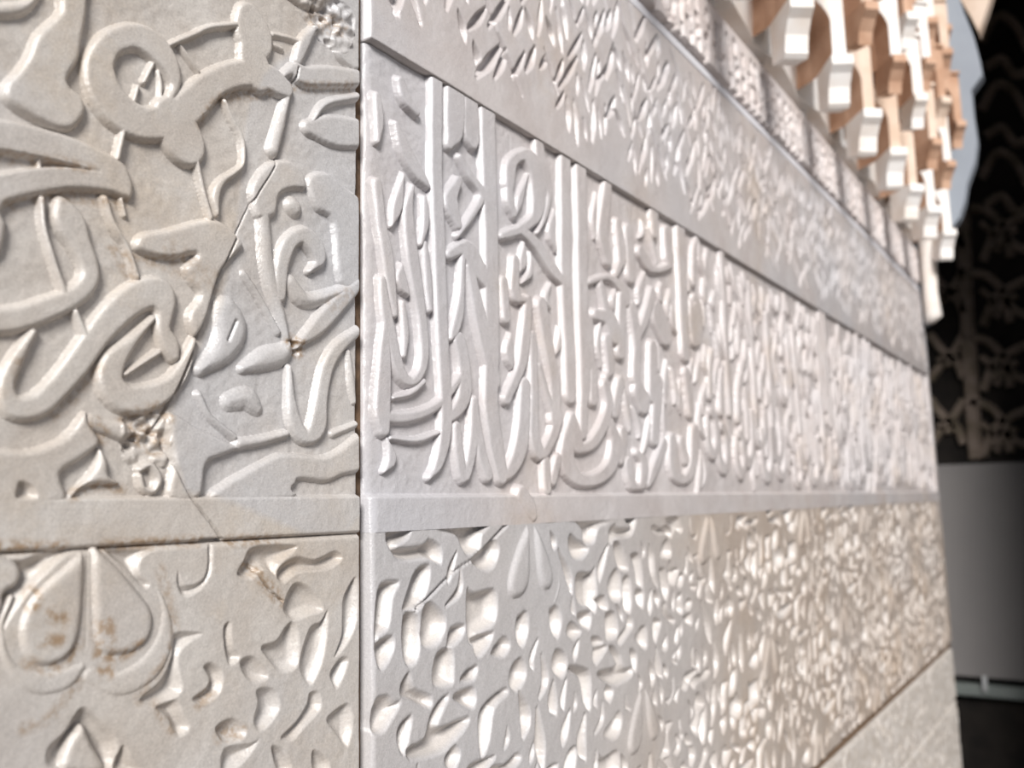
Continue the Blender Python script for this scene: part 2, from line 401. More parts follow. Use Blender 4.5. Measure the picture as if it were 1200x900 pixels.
W((127, 231, 5), (134, 255, 5), (143, 272, 5), (151, 284, 4), (158, 302, 4.5), (165, 324, 4.5), name='carved_stem', bev=0.008)
W((147, 232, 3), (152, 251, 2.5), name='carved_stem', bev=0.006, e=0.7)
W((93, 364, 5), (104, 392, 6), name='carved_stem', bev=0.008)
W((77, 238, 10), (86, 258, 19), (97, 282, 15), (108, 308, 13), (108, 328, 14), (90, 347, 15), (55, 362, 17), (20, 373, 18), (-30, 377, 18))
W((43, 388, 7), (32, 405, 9), (18, 430, 12), (10, 455, 13), (20, 476, 16), (46, 475, 17), (70, 455, 17), (95, 425, 18), (120, 390, 18), (145, 362, 20), (170, 345, 21), (190, 343, 20), (197, 360, 13), (196, 385, 10), (203, 402, 12), (208, 416, 8))
W((184, 372, 5), (158, 400, 9), (138, 424, 16), (134, 447, 17), (150, 466, 19), (180, 465, 18), (205, 450, 13), (222, 424, 9), (231, 398, 5))
W((190, 412, 5), (170, 425, 4), (151, 438, 3.5), name='carved_stem', bev=0.006)
# broken leaf right of the hook
P((168, 272), (200, 266), (235, 256), (258, 256), (275, 268), (289, 286), (276, 302), (263, 318), (254, 345), (246, 375), (234, 394), (226, 385), (224, 365), (236, 345), (226, 330), (219, 312), (232, 298), (205, 303), (182, 300), (162, 290), name='carved_leaf')
# repaired right part
W((270, 362, 14), (276, 385, 20), (264, 412, 16), (240, 432, 9), name='carved_leaf', bev=0.02)
SL.down(px_stroke([(279, 376, 3), (270, 398, 3)]), poly=False, z1=0.3, bev=0.008)
W((290, 431, 7), (315, 420, 15), (336, 414, 13), (344, 402, 4), name='carved_leaf', bev=0.02)
W((313, 250, 9), (316, 300, 9), (323, 335, 9), (334, 370, 7), (341, 396, 4), bev=0.016)
W((290, 320, 4), (310, 350, 4.5), (331, 388, 4), name='carved_stem', bev=0.01, e=0.7)
W((347, 240, 9.5), (349, 242, 9.5), name='carved_bead', bev=0.016)
W((331, 345, 9), (334, 310, 10), (343, 284, 11), (359, 275, 12), (374, 289, 11), (377, 305, 8), (367, 317, 4))
W((345, 330, 9), (362, 350, 10), (392, 345, 9), (424, 331, 7), bev=0.018)
W((430, 326, 7), (396, 360, 12), (373, 385, 11), (352, 403, 5))
W((343, 430, 4), (345, 465, 6), (350, 495, 9), (362, 512, 10), (375, 500, 12), (380, 465, 9), (387, 430, 9), (402, 405, 9), (428, 384, 6))
W((413, 412, 3), (417, 450, 4.5), (420, 470, 3), name='carved_leaf', e=0.7)
W((352, 70, 7), (361, 47, 9), (371, 33, 6), name='carved_leaf')
W((333, 89, 5), (346, 81, 9), (362, 88, 13), (388, 88, 14), (424, 90, 11))
W((371, 139, 4), (386, 120, 6), (428, 111, 6))
W((341, 113, 6), (333, 145, 8), (325, 174, 9), name='carved_stem', bev=0.016)
W((366, 148, 10), (395, 152, 20), (425, 155, 18), name='carved_leaf', e=0.85)
P((315, 190), (340, 185), (358, 200), (362, 221), (346, 222), (331, 229), (326, 252), (305, 256), (298, 236), (297, 215), name='carved_leaf')
P((365, 205), (385, 199), (405, 215), (428, 240), (428, 330), (401, 330), (393, 260), (375, 246), (366, 226), name='carved_leaf', e=0.85)
W((335, 55, 4), (305, 40, 4), (340, 40, 3), name='carved_stem', e=0.6)
W((325, 38, 4), (345, 43, 4), (362, 50, 4), name='carved_stem', e=0.7)
P((385, 0), (430, -30), (430, 75), (405, 72), (392, 45), (398, 25), name='carved_leaf', e=0.8)
P((325, -30), (420, -30), (400, 2), (372, 10), (350, 2), name='carved_leaf', e=0.9)
# bottom of the script field
P((-30, 523), (0, 525), (42, 525), (80, 508), (104, 480), (109, 494), (122, 519), (98, 540), (76, 556), (77, 590), (-30, 590), name='carved_leaf')
CUT((24, 564), (21, 584), (45, 584), (43, 572), (36, 566), bev=0.008)
P((79, 584), (98, 566), (115, 545), (121, 524), (131, 540), (133, 556), (145, 568), (105, 570), (88, 584), name='carved_leaf')
W((168, 550, 5), (180, 545, 6), (190, 560, 6), (184, 575, 5), (172, 572, 5), (168, 558, 5), name='carved_ring')
W((112, 494, 10), (130, 500, 9), (150, 505, 12), name='carved_leaf', e=0.6)
P((203, 482), (236, 500), (262, 512), (285, 525), (262, 536), (246, 545), (238, 584), (200, 584), (205, 540), (200, 510), name='carved_leaf')
W((238, 462, 5), (252, 488, 4), (280, 512, 5), name='carved_stem', e=0.8)
W((275, 470, 12), (295, 466, 14), (308, 478, 8), name='carved_leaf', e=0.7, bev=0.025)
W((285, 520, 8), (310, 516, 7), (340, 508, 6))
P((246, 584), (320, 535), (345, 530), (380, 533), (400, 525), (430, 505), (430, 548), (405, 558), (385, 566), (352, 564), (346, 586), name='carved_leaf', e=0.9)
CUT((348, 566), (353, 580), (425, 580), (425, 562), (390, 570), bev=0.008)
W((395, 508, 5), (425, 496, 4), name='carved_stem', e=0.7)
# cracks and losses
for c in ([(352, 78, 1.2), (330, 180, 1.0), (300, 235, 1.2), (262, 320, 1.5), (238, 392, 2.2), (206, 468, 2.5), (188, 500, 3)],
          [(198, 520, 2), (222, 575, 1.4), (248, 612, 1.3), (262, 632, 1.2)], [(262, 632, 2.5), (238, 633, 2.2)],
          [(295, 655, 1.5), (316, 688, 1.3), (334, 705, 1.2)]):
    SL.down(px_stroke(c), poly=False, z1=-0.5, bev=0.004)
for (cx, cy, rr, dp) in ((350, 402, 5, -1.2), (354, 411, 4, -0.9), (165, 512, 6, -0.8), (160, 522, 5, -0.9), (186, 505, 5, -0.7), (385, 20, 4, -0.6), (372, 8, 4, -0.8), (390, 47, 4, -0.7), (62, 710, 0.1, 0)):
    SL.down(px_stroke([(cx - 1, cy, rr), (cx + 1, cy + 1, rr)]), poly=False, z1=dp, bev=0.006)
RP = px_poly([(300, 110), (345, 60), (440, -10), (440, 580), (250, 580), (215, 560), (206, 490), (240, 410), (275, 310)])
def tone_left(S, H):
    t = Slab.d_poly(type('q', (), {'S': S, 'H': H, 'win': lambda self, a, b: (slice(0, len(H)), slice(0, len(S)))})(), RP, 9)[2]
    f = np.clip((t + 0.006) / 0.012, 0, 1) * 0.65
    return f + vnoise(S, H, 0.12, 31) * 0.5 + vnoise(S, H, 0.35, 32) * 0.5
# crumbly loss above the band
R_, C_, t_ = SL.d_poly(px_poly([(150, 490), (185, 484), (203, 496), (200, 545), (180, 540), (158, 545), (148, 520)]), 0.0)
SL.Z[R_, C_] += np.where(t_ > 0, vnoise(SL.S[C_], SL.H[R_], 0.010, 77) * EREL * 0.9, 0)
R_, C_, t_ = SL.d_poly(px_poly([(352, 2), (400, 0), (418, 20), (410, 60), (385, 50), (370, 30)]), 0.0)
SL.Z[R_, C_] += np.where(t_ > 0, vnoise(SL.S[C_], SL.H[R_], 0.012, 78) * EREL * 0.9, 0)
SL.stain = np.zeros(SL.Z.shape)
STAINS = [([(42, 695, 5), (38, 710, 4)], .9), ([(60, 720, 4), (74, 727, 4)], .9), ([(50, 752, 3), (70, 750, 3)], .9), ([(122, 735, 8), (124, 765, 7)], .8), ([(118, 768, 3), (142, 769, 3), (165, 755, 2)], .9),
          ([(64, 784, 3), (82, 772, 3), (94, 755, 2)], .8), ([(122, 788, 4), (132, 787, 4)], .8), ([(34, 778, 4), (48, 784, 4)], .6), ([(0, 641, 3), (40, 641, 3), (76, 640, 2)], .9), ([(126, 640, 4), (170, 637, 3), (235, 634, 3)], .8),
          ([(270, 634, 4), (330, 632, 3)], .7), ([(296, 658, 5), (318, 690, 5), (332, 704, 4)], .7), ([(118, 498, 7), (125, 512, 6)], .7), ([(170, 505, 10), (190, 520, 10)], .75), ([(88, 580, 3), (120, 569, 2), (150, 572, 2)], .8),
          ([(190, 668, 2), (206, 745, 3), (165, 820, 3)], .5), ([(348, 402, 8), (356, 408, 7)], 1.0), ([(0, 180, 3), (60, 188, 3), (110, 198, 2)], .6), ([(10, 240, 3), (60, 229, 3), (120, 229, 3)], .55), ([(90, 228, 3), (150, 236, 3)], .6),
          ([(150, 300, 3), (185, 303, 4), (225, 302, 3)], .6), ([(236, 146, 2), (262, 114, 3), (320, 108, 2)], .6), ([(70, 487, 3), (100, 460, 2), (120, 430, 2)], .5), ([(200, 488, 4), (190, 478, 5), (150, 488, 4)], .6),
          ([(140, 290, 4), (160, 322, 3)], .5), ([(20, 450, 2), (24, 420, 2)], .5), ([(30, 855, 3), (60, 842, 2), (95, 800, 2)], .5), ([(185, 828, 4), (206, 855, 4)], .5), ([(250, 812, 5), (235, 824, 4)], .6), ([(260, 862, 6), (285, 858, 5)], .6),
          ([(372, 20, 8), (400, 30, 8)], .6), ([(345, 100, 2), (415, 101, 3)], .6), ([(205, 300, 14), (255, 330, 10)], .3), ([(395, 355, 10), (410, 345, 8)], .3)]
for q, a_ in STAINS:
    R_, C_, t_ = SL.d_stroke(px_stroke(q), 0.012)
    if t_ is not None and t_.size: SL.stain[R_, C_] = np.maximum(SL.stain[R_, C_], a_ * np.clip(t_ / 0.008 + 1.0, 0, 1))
root = empty('marble_panel', (0, 0, 0))
tag(root, 'cream marble panel with bold carved script on thin stems, left of the dark upright joint', 'marble panel', 'carved marble panels facing the wall')
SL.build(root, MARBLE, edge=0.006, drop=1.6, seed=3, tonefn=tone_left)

# ================================================================== slab 2: long script panel
SC = Slab(cols(S_JOINT + G, S_END, 0.0012, 0.0056), np.linspace(H_BB, H_UP, int((H_UP - H_BB) / 0.0022)))
SC.up(np.array([[0.5, H_BB - 0.1], [9, H_BB - 0.1], [9, H_BT], [0.5, H_BT]]), poly=True, name='plain_band', bev=0.006)
W = lambda *a, **k: SC.up(px_stroke(a), **dict(dict(bev=0.009), **k))
SCRIPT = [
 [(513, 92, 6), (513, 200, 6), (517, 300, 6), (521, 400, 6), (524, 470, 6), (523, 512, 6), (515, 545, 5), (505, 560, 3)],
 [(573, 122, 7), (575, 200, 7), (577, 290, 7), (578, 400, 7), (577, 470, 7), (583, 520, 7), (590, 556, 6)],
 [(535, 106, 9), (534, 150, 9), (528, 169, 5)], [(553, 115, 7), (554, 150, 8), (556, 165, 5)],
 [(541, 184, 3), (553, 206, 4), (567, 228, 4), (552, 256, 4), (538, 276, 3)], [(539, 212, 5), (530, 235, 7), (538, 262, 4)],
 [(528, 298, 6), (546, 291, 8), (560, 311, 8), (573, 332, 5)], [(552, 313, 4), (558, 340, 5), (565, 375, 6), (572, 410, 6), (581, 445, 6)],
 [(544, 300, 3), (543, 340, 3.5), (540, 368, 5), (535, 386, 5), (531, 396, 3)],
 [(541, 400, 6), (546, 430, 6), (546, 460, 7), (538, 479, 7), (523, 494, 5)],
 [(466, 145, 3), (476, 175, 6), (490, 200, 6), (503, 217, 3)],
 [(444, 215, 5), (449, 260, 5), (456, 300, 6), (461, 340, 5), (465, 368, 3)],
 [(450, 328, 4), (455, 370, 6), (463, 410, 6), (472, 438, 6), (484, 447, 6), (495, 435, 5), (499, 410, 5), (496, 370, 5), (490, 330, 6), (484, 290, 6), (480, 245, 5), (485, 218, 3)],
 [(474, 355, 3), (477, 388, 4), (475, 416, 3)], [(500, 286, 3), (504, 330, 4), (506, 362, 3)], [(499, 232, 3), (500, 262, 4), (495, 285, 3)],
 [(453, 380, 4), (452, 430, 7), (450, 480, 8), (452, 502, 6)], [(450, 488, 7), (475, 489, 7), (500, 483, 6), (522, 468, 5), (545, 436, 4)],
 [(463, 466, 3), (482, 461, 4), (498, 447, 4)], [(460, 513, 3), (490, 516, 4), (516, 507, 3)],
 [(444, 112, 4), (446, 140, 5), (444, 165, 3)], [(472, 95, 4), (478, 115, 5), (490, 130, 4)],
 [(537, 500, 4), (540, 535, 5), (546, 560, 5), (556, 520, 5), (558, 470, 4)], [(560, 490, 4), (566, 530, 5), (574, 556, 5)],
 [(598, 216, 5), (602, 190, 6), (617, 182, 7), (630, 200, 7), (633, 230, 7), (628, 255, 6), (612, 268, 6), (594, 277, 4)], [(598, 212, 4), (599, 235, 4), (604, 250, 3)],
 [(633, 166, 4), (638, 200, 6), (645, 226, 3), (640, 255, 3), (632, 272, 2)],
 [(590, 276, 5), (610, 270, 5), (630, 285, 5), (650, 315, 5), (659, 327, 4)],
 [(664, 183, 5), (664, 300, 5), (668, 400, 5), (670, 462, 5)], [(682, 195, 5), (684, 330, 5), (687, 440, 5), (685, 472, 4)],
 [(714, 212, 4), (710, 250, 5), (708, 275, 5), (714, 302, 4)], [(738, 272, 4), (741, 322, 4)], [(799, 268, 4), (801, 330, 4), (805, 405, 4)],
 [(768, 247, 4), (769, 272, 3)], [(784, 274, 4), (784, 302, 3)], [(726, 262, 3), (730, 300, 4), (724, 320, 3)], [(752, 295, 4), (766, 315, 4), (784, 312, 4), (788, 298, 3)],
 [(592, 330, 4), (595, 372, 4)], [(621, 352, 4), (617, 400, 5), (612, 430, 5), (596, 467, 5)], [(626, 395, 4), (628, 500, 4)],
 [(637, 358, 5), (643, 400, 5), (651, 450, 5), (652, 492, 5)], [(633, 430, 3), (645, 470, 3), (652, 490, 3)], [(606, 305, 4), (606, 345, 5), (622, 352, 4)],
 [(692, 330, 4), (715, 325, 4), (732, 340, 4), (736, 352, 3)], [(706, 335, 3), (712, 362, 3)], [(731, 350, 4), (729, 412, 4)],
 [(743, 363, 4), (748, 400, 4), (747, 442, 4)], [(714, 400, 4), (717, 430, 4), (712, 442, 3)], [(697, 433, 4), (697, 467, 4)], [(729, 448, 4), (722, 482, 4)], [(692, 378, 4), (694, 424, 4)],
 [(700, 368, 6), (715, 374, 7), (722, 392, 5)], [(766, 343, 4), (757, 375, 4), (748, 396, 4)], [(773, 370, 7), (781, 388, 7)], [(767, 408, 4), (766, 462, 4)],
 [(803, 362, 4), (805, 412, 4)], [(817, 366, 4), (816, 395, 4)], [(750, 458, 6), (756, 470, 7)], [(773, 448, 4), (771, 484, 4)], [(806, 438, 3), (811, 482, 3)],
 [(627, 468, 4), (628, 510, 5), (636, 532, 6), (648, 515, 5), (656, 488, 5)], [(617, 452, 5), (615, 500, 6), (610, 530, 7), (598, 554, 6), (586, 560, 4)],
 [(672, 490, 4), (667, 520, 6), (668, 545, 7), (682, 562, 7), (703, 560, 7), (718, 545, 6), (723, 520, 5), (717, 498, 4)],
 [(674, 497, 4), (680, 523, 6), (695, 520, 6), (708, 500, 5), (715, 475, 4), (712, 452, 4)], [(685, 478, 4), (684, 507, 4)], [(642, 543, 4), (643, 572, 4)], [(656, 538, 4), (650, 562, 4)],
 [(738, 545, 4), (743, 568, 4), (753, 568, 4), (756, 545, 4), (748, 530, 3)], [(732, 508, 4), (730, 538, 3)], [(771, 468, 4), (769, 512, 4)],
 [(790, 518, 4), (792, 550, 5), (803, 562, 5), (813, 545, 4), (816, 508, 4)], [(800, 518, 3), (805, 537, 3)], [(780, 520, 4), (768, 552, 4), (762, 566, 3)],
]
for q in SCRIPT: W(*[(x, y, r * 1.32) for x, y, r in q], name='carved_letter_stroke')
SC.up(px_stroke([(612, 579, 9), (620, 592, 9), (625, 604, 6)]), e=1.25, name='repair_patch', bev=0.01)
# the inscription carries on towards the far end: tall shafts, bowls, loops and knots
random.seed(11)
def WS(*a, **k): SC.up(crom(np.array(a), 5), **dict(dict(bev=0.009, name='carved_letter_stroke'), **k))
s = S_at(822)
H0, H1 = H_BT, H_UP
while s < S_END - 0.14:
    k = random.random(); r = random.uniform(0.016, 0.023)
    if k < 0.42:
        top = random.choice([H1 + 0.01, H1 + 0.01, H1 - 0.06, H1 - 0.14]); bot = H0 + random.uniform(0.10, 0.36)
        WS((s, top, r), (s + random.uniform(-.008, .008), (top + bot) / 2, r), (s + random.uniform(-.012, .02), bot, r))
        if random.random() < .6:
            y = H0 + random.uniform(0.02, 0.16); WS((s - .02, y + .10, r * .8), (s - .005, y + .02, r), (s + .04, y, r), (s + .075, y + .04, r), (s + .08, y + .11, r * .7))
        s += random.uniform(0.055, 0.085)
    elif k < 0.68:
        y = H0 + random.uniform(0.05, 0.5)
        WS((s - .03, y + .09, r * .7), (s - .035, y + .02, r), (s, y - .02, r), (s + .035, y + .02, r), (s + .03, y + .09, r), (s - .005, y + .11, r * .8))
        WS((s + .0, y + .16, r), (s + .015, y + .25, r * .9), (s + .035, y + .30, r * .6))
        s += random.uniform(0.07, 0.10)
    else:
        y = H0 + random.uniform(0.02, 0.12)
        WS((s - .04, y + .16, r * .7), (s - .045, y + .05, r), (s, y, r * 1.1), (s + .05, y + .05, r), (s + .055, y + .17, r * .8))
        y2 = H0 + random.uniform(0.34, 0.55)
        WS((s - .03, y2 - .06, r * .7), (s - .01, y2, r), (s + .025, y2 + .03, r), (s + .04, y2 + .09, r * .7))
        WS((s + .005, y + .08, r * .8), (s + .012, y + .17, r * .8), (s, y + .24, r * .6))
        s += random.uniform(0.085, 0.115)
SC.up(np.array([[S_END - 0.10, H0], [S_END, H0], [S_END, H1 + .01], [S_END - 0.10, H1 + .01]]), poly=True, name='plain_border', bev=0.008)
def leaf(s0, h0, ln, wd, lean, bow):
    return crom(np.array([(s0 - lean * ln / 2, h0 - ln / 2, wd * .35), (s0 + bow, h0 - ln * .1, wd), (s0 + lean * ln / 2, h0 + ln / 2, wd * .3)]), 4)
rl = np.random.default_rng(21); made = 0
for i in range(2600):                                   # small leaves fill the gaps between the letters
    if made >= 230: break
    s0 = S_JOINT + 0.04 + (S_END - .2 - S_JOINT) * rl.random() ** 1.25; h0 = rl.uniform(H_BT + .05, H_UP - .05)
    Q = leaf(s0, h0, rl.uniform(.05, .13), rl.uniform(.010, .020), rl.uniform(-.55, .55), rl.uniform(-.02, .02))
    R, C, tt = SC.d_stroke(Q, 0.0)
    if tt is None or tt.size == 0: continue
    m_ = tt > -0.004
    if (SC.lab[R, C][m_] > 0).mean() > 0.10: continue
    SC.up(Q, e=0.85, bev=0.008, name='carved_leaf'); made += 1
print('leaves', made)
def tone_right(S, H):
    f = np.exp(-((S[None] - S_JOINT - .1) / .32) ** 2) * 0.55 * np.ones((len(H), 1))
    return f + vnoise(S, H, 0.22, 41) * 0.6 + vnoise(S, H, 0.6, 42) * 0.5
root = empty('marble_panel', (0, 0, 0))
tag(root, 'long marble panel carved with tall upright script above a plain horizontal band', 'marble panel', 'carved marble panels facing the wall')
SC.build(root, MARBLE_PINK, edge=0.018, seed=13, tonefn=tone_right, sides='lr')

# ================================================================== slab 3: lower panel of leafwork with sunk pits
LO = Slab(cols(S_JOINT + G, S_END, 0.0018, 0.0066), np.linspace(H_BOT + 0.016, H_BB, int((H_BB - H_BOT) / 0.0034)), EREL)
PITS_R = [
 [(452, 624), (482, 619), (478, 632), (466, 641), (495, 638), (503, 631), (517, 640), (517, 662), (500, 655), (478, 658), (462, 652)],
 [(512, 622), (560, 613), (579, 611), (566, 626), (563, 646), (548, 651), (540, 640), (534, 628)],
 [(570, 640), (581, 631), (586, 645), (579, 665), (565, 669), (552, 656)],
 [(445, 684), (469, 681), (461, 700), (456, 735), (444, 746), (439, 760), (439, 720)],
 [(475, 700), (487, 668), (504, 661), (503, 685), (492, 711), (472, 716)],
 [(472, 722), (485, 715), (493, 730), (491, 770), (478, 782), (471, 760)],
 [(495, 716), (505, 704), (521, 719), (523, 736), (512, 757), (494, 756)],
 [(547, 690), (556, 694), (578, 689), (583, 705), (580, 730), (562, 744), (553, 757), (547, 740)],
 [(528, 735), (546, 732), (540, 750), (524, 761)], [(441, 752), (461, 744), (461, 765), (446, 786), (439, 766)],
 [(512, 765), (531, 759), (533, 790), (530, 803), (512, 806), (506, 795)], [(547, 785), (561, 779), (556, 798), (539, 799)],
 [(530, 816), (553, 804), (559, 815), (555, 831), (545, 829)], [(470, 800), (480, 787), (486, 805), (506, 815), (503, 831), (480, 821), (469, 815)],
 [(439, 820), (455, 814), (463, 822), (471, 822), (455, 851), (445, 861), (436, 856)], [(467, 851), (483, 837), (481, 860), (473, 886), (465, 870)],
 [(503, 840), (516, 819), (528, 814), (517, 840), (516, 851), (548, 839), (548, 850), (526, 876), (510, 886), (480, 891), (477, 876), (497, 865)],
 [(555, 746), (579, 740), (572, 760), (559, 771)], [(575, 766), (590, 745), (599, 755), (590, 771)],
 [(563, 830), (590, 806), (596, 812), (580, 830), (574, 868), (564, 890), (560, 860)], [(520, 890), (534, 872), (540, 885), (530, 905)],
 [(600, 780), (612, 770), (618, 790), (606, 812), (596, 800)], [(606, 722), (618, 716), (620, 740), (612, 760), (604, 744)],
]
polyR = [px_poly(p, 3) for p in PITS_R]
polyL = [px_poly(p, 3) for p in PITS_L[1:21]]
AX0 = S_at(104, 700); AX1 = S_at(623, 650); PER = AX1 - AX0
print('axes', AX0, AX1, PER)
for p in polyR: LO.down(p, z1=-1.0, bev=0.020)
mir = lambda p, ax: np.column_stack([2 * ax - p[:, 0], p[:, 1]])
allp = polyL + polyR
rr = np.random.default_rng(5)
def put(p):
    j = (rr.random(2) - .5) * 0.014
    LO.down(p + j, z1=-1.0, bev=0.020)
for p in polyR: put(mir(p, AX1))                        # mirror half right of the second axis
for p in polyL: put(mir(p, AX1))
k = 1
while AX1 + (k - 1) * PER < S_END:
    for p in allp:
        q = p + np.array([PER * k, 0])
        if k >= 2 or q[:, 0].min() > AX1 + PER * 0.98: put(q)
    k += 1
# lower registers: the same motif dropped half a step
for row in (1, 2):
    dh = -0.40 * row
    for k in range(-1, 7):
        off = PER * (k + 0.5 * (row % 2))
        for p in allp:
            if p[:, 1].mean() > -0.07 + 0.0: continue
            q = p + np.array([off, dh])
            if q[:, 1].max() < H_BB - 0.40 + 0.02 and q[:, 0].max() < S_END - 0.12 and q[:, 0].min() > S_JOINT: put(q)
def DR(p, off=0.0, **k):
    q = p.copy(); q[:, 0] += off; LO.up(q, poly=(q.shape[1] == 2), **k)
DL = px_poly([(618, 612), (604, 640), (592, 682), (597, 704), (611, 702), (621, 680), (622, 632)])
DRt = px_poly([(625, 612), (640, 640), (649, 672), (645, 692), (634, 693), (627, 668)])
CL = px_stroke([(590, 690, 3), (592, 712, 4), (604, 722, 5), (622, 705, 5)]); CR = px_stroke([(624, 706, 5), (645, 712, 5), (655, 690, 4), (655, 668, 3)])
for k in range(0, 6):
    o_ = PER * k
    if AX1 + o_ > S_END - .25: break
    DR(CL, o_, e=1.15, name='carved_crescent', bev=0.02); DR(CR, o_, e=1.15, name='carved_crescent', bev=0.02)
    DR(DL, o_, e=1.6, name='carved_petal', bev=0.025); DR(DRt, o_, e=1.6, name='carved_petal', bev=0.025)
    for dh, oo in ((-0.40, PER / 2), (-0.80, 0.0)):
        for sh in (DL, DRt):
            q = sh.copy(); q[:, 0] += o_ + oo; q[:, 1] += dh
            if q[:, 0].max() < S_END - .12: LO.up(q, poly=True, e=1.5, name='carved_petal', bev=0.025)
rp2 = np.random.default_rng(77)
for i in range(5200):
    s0 = rp2.uniform(S_JOINT + .03, S_END - .14); h0 = rp2.uniform(H_BOT + .03, H_BB - .02)
    ln = rp2.uniform(.05, .12) if i < 2600 else rp2.uniform(.03, .06); wd = rp2.uniform(.012, .022) if i < 2600 else rp2.uniform(.008, .013)
    Q = leaf(s0, h0, ln, wd, rp2.uniform(-.8, .8), rp2.uniform(-.018, .018))
    R, C, tt = LO.d_stroke(Q, 0.0)
    if tt is None or tt.size == 0: continue
    m_ = tt > -0.011
    if (np.abs(LO.Z[R, C][m_] / EREL - 1) > .04).any(): continue
    LO.down(Q, z1=-1.0, bev=0.014, poly=False)
LO.up(np.array([[S_END - 0.12, H_BOT], [S_END, H_BOT], [S_END, H_BB], [S_END - 0.12, H_BB]]), poly=True, name='plain_border', bev=0.008, e=1.02)
LO.down(px_stroke([(488, 715, 1.6), (530, 672, 1.2), (560, 650, 1.2), (602, 606, 1.8)]), poly=False, z1=-.3, bev=0.005)
root = empty('marble_panel', (0, 0, 0))
tag(root, 'lower marble panel crowded with carved leaf scrolls, drop petals and small sunk hollows', 'marble panel', 'carved marble panels facing the wall')
LO.build(root, MARBLE_WARM, edge=0.010, seed=23, tonefn=lambda S, H: np.clip(1.15 - (S[None] - S_JOINT) * 0.62, 0, 1) * np.ones((len(H), 1)) + vnoise(S, H, 0.3, 61) * .5, sides='lrb')

# ================================================================== slab 4: upper frieze of upright leaf slits
FR = Slab(cols(S_JOINT + G, S_END, 0.0022, 0.0075), np.linspace(H_UP, H_TOP, int((H_TOP - H_UP) / 0.0040)), EREL)
rf = np.random.default_rng(9)
h_lo, h_hi = H_UP + 0.05, H_TOP - 0.085
PF = 0.36
s = S_JOINT + 0.05
def slit(s0, h0, ln, wd, lean):
    Q = crom(np.array([(s0 - lean * ln, h0 - ln / 2, wd * .45), (s0 + wd * .25, h0, wd), (s0 + lean * ln, h0 + ln / 2, wd * .4)]), 4)
    FR.down(Q, z1=-0.3, bev=0.009, poly=False)
while s < S_END - 0.1:
    ph = (s / PF) % 1.0; tri = abs(2 * ph - 1)              # blank cusps rise from the lower border
    h = h_lo + 0.14 * (1 - tri) ** 2 + rf.uniform(0, .03)
    while h < h_hi:
        ln = rf.uniform(0.04, 0.12); sgn = rf.choice([-1, 1])
        slit(s + rf.uniform(-.008, .008), h + ln / 2, ln, rf.uniform(0.007, 0.016), sgn * rf.uniform(0.02, 0.45))
        h += ln + rf.uniform(0.010, 0.04)
    s += rf.uniform(0.030, 0.050)
FR.down(px_poly([(424, 28), (438, 55), (455, 75), (440, 60), (424, 50)]), z1=-.2)
root = empty('marble_panel', (0, 0, 0))
tag(root, 'marble frieze slab of upright leaf slits between the tall script and the grey ledge', 'marble panel', 'carved marble panels facing the wall')
FR.build(root, MARBLE_PINK, edge=0.008, sides='lrBt', drop=0.3, seed=33, tonefn=lambda S, H: vnoise(S, H, 0.22, 51) * 0.8 + vnoise(S, H, 0.6, 52) * 0.5 + 0.15)

# ================================================================== plinth slab under the leafwork
PL = Slab(np.arange(S_at(900) , S_END, 0.009), np.arange(H_BOT - 1.2, H_BOT - 0.016, 0.009), EREL * .9)
rp_ = np.random.default_rng(4)
for i in range(420):
    s0 = rp_.uniform(S_at(900), S_END); h0 = rp_.uniform(H_BOT - .7, H_BOT - .02); r0 = rp_.uniform(.006, .018)
    PL.down(np.array([[s0, h0, r0], [s0 + .012, h0 + .01, r0]]), z1=0.2, bev=0.012, poly=False)
PL.down(np.array([[S_at(900), H_BOT - .34, .012], [S_END, H_BOT - .34, .012]]), z1=-1.0, bev=0.008, poly=False)
root = empty('plinth_slab', (0, 0, 0))
tag(root, 'pitted speckled plaster plinth below the brown horizontal joint', 'plinth')
PL.build(root, SPECK, edge=0.01, seed=43)

panels = [o for o in bpy.data.objects if o.name.startswith('marble_panel')]
panels.sort(key=lambda o: o.name)
box('mortar_joint', (S_JOINT * D - 0.0040, 0.004, zz(-1.2)), (S_JOINT * D + 0.0028, 0.027, zz(H_TOP)), MORTAR, panels[0])
box('mortar_joint', (S_JOINT * D + .004, 0.000, zz(H_BOT) - 0.0062), (XE - 0.004, 0.027, zz(H_BOT) + 0.0062), MORTAR, panels[2])

# ================================================================== grey ledge and pale stucco strip above the marble
def profile_x(name, prof, x0, x1, m, parent=None, smooth=False):
    n = len(prof); V = [(x0, y, z) for y, z in prof] + [(x1, y, z) for y, z in prof]
    F = [(i, (i + 1) % n, n + (i + 1) % n, n + i) for i in range(n)] + [tuple(range(n - 1, -1, -1)), tuple(range(n, 2 * n))]
    return mesh_obj(name, V, F, m, parent, smooth)
zt = zz(H_TOP)
X0 = 0.28
tag(profile_x('ledge_moulding', [(0.027, zt - 0.0012), (-0.0056, zt - 0.0012), (-0.0052, zt + 0.007), (0.0, zt + 0.017), (0.004, zt + 0.022), (0.027, zt + 0.022)], X0, XE - 0.06, LEDGE),
    'thin grey plaster ledge running between the marble frieze and the pale stucco', 'ledge')
ST = Slab(np.arange(X0 / D, S_END - 0.05, 0.0080), np.arange(H_TOP + 0.054, H_MUQ + 0.02, 0.0045), EREL * 1.3)
r5 = np.random.default_rng(15)
s = X0 / D + .04
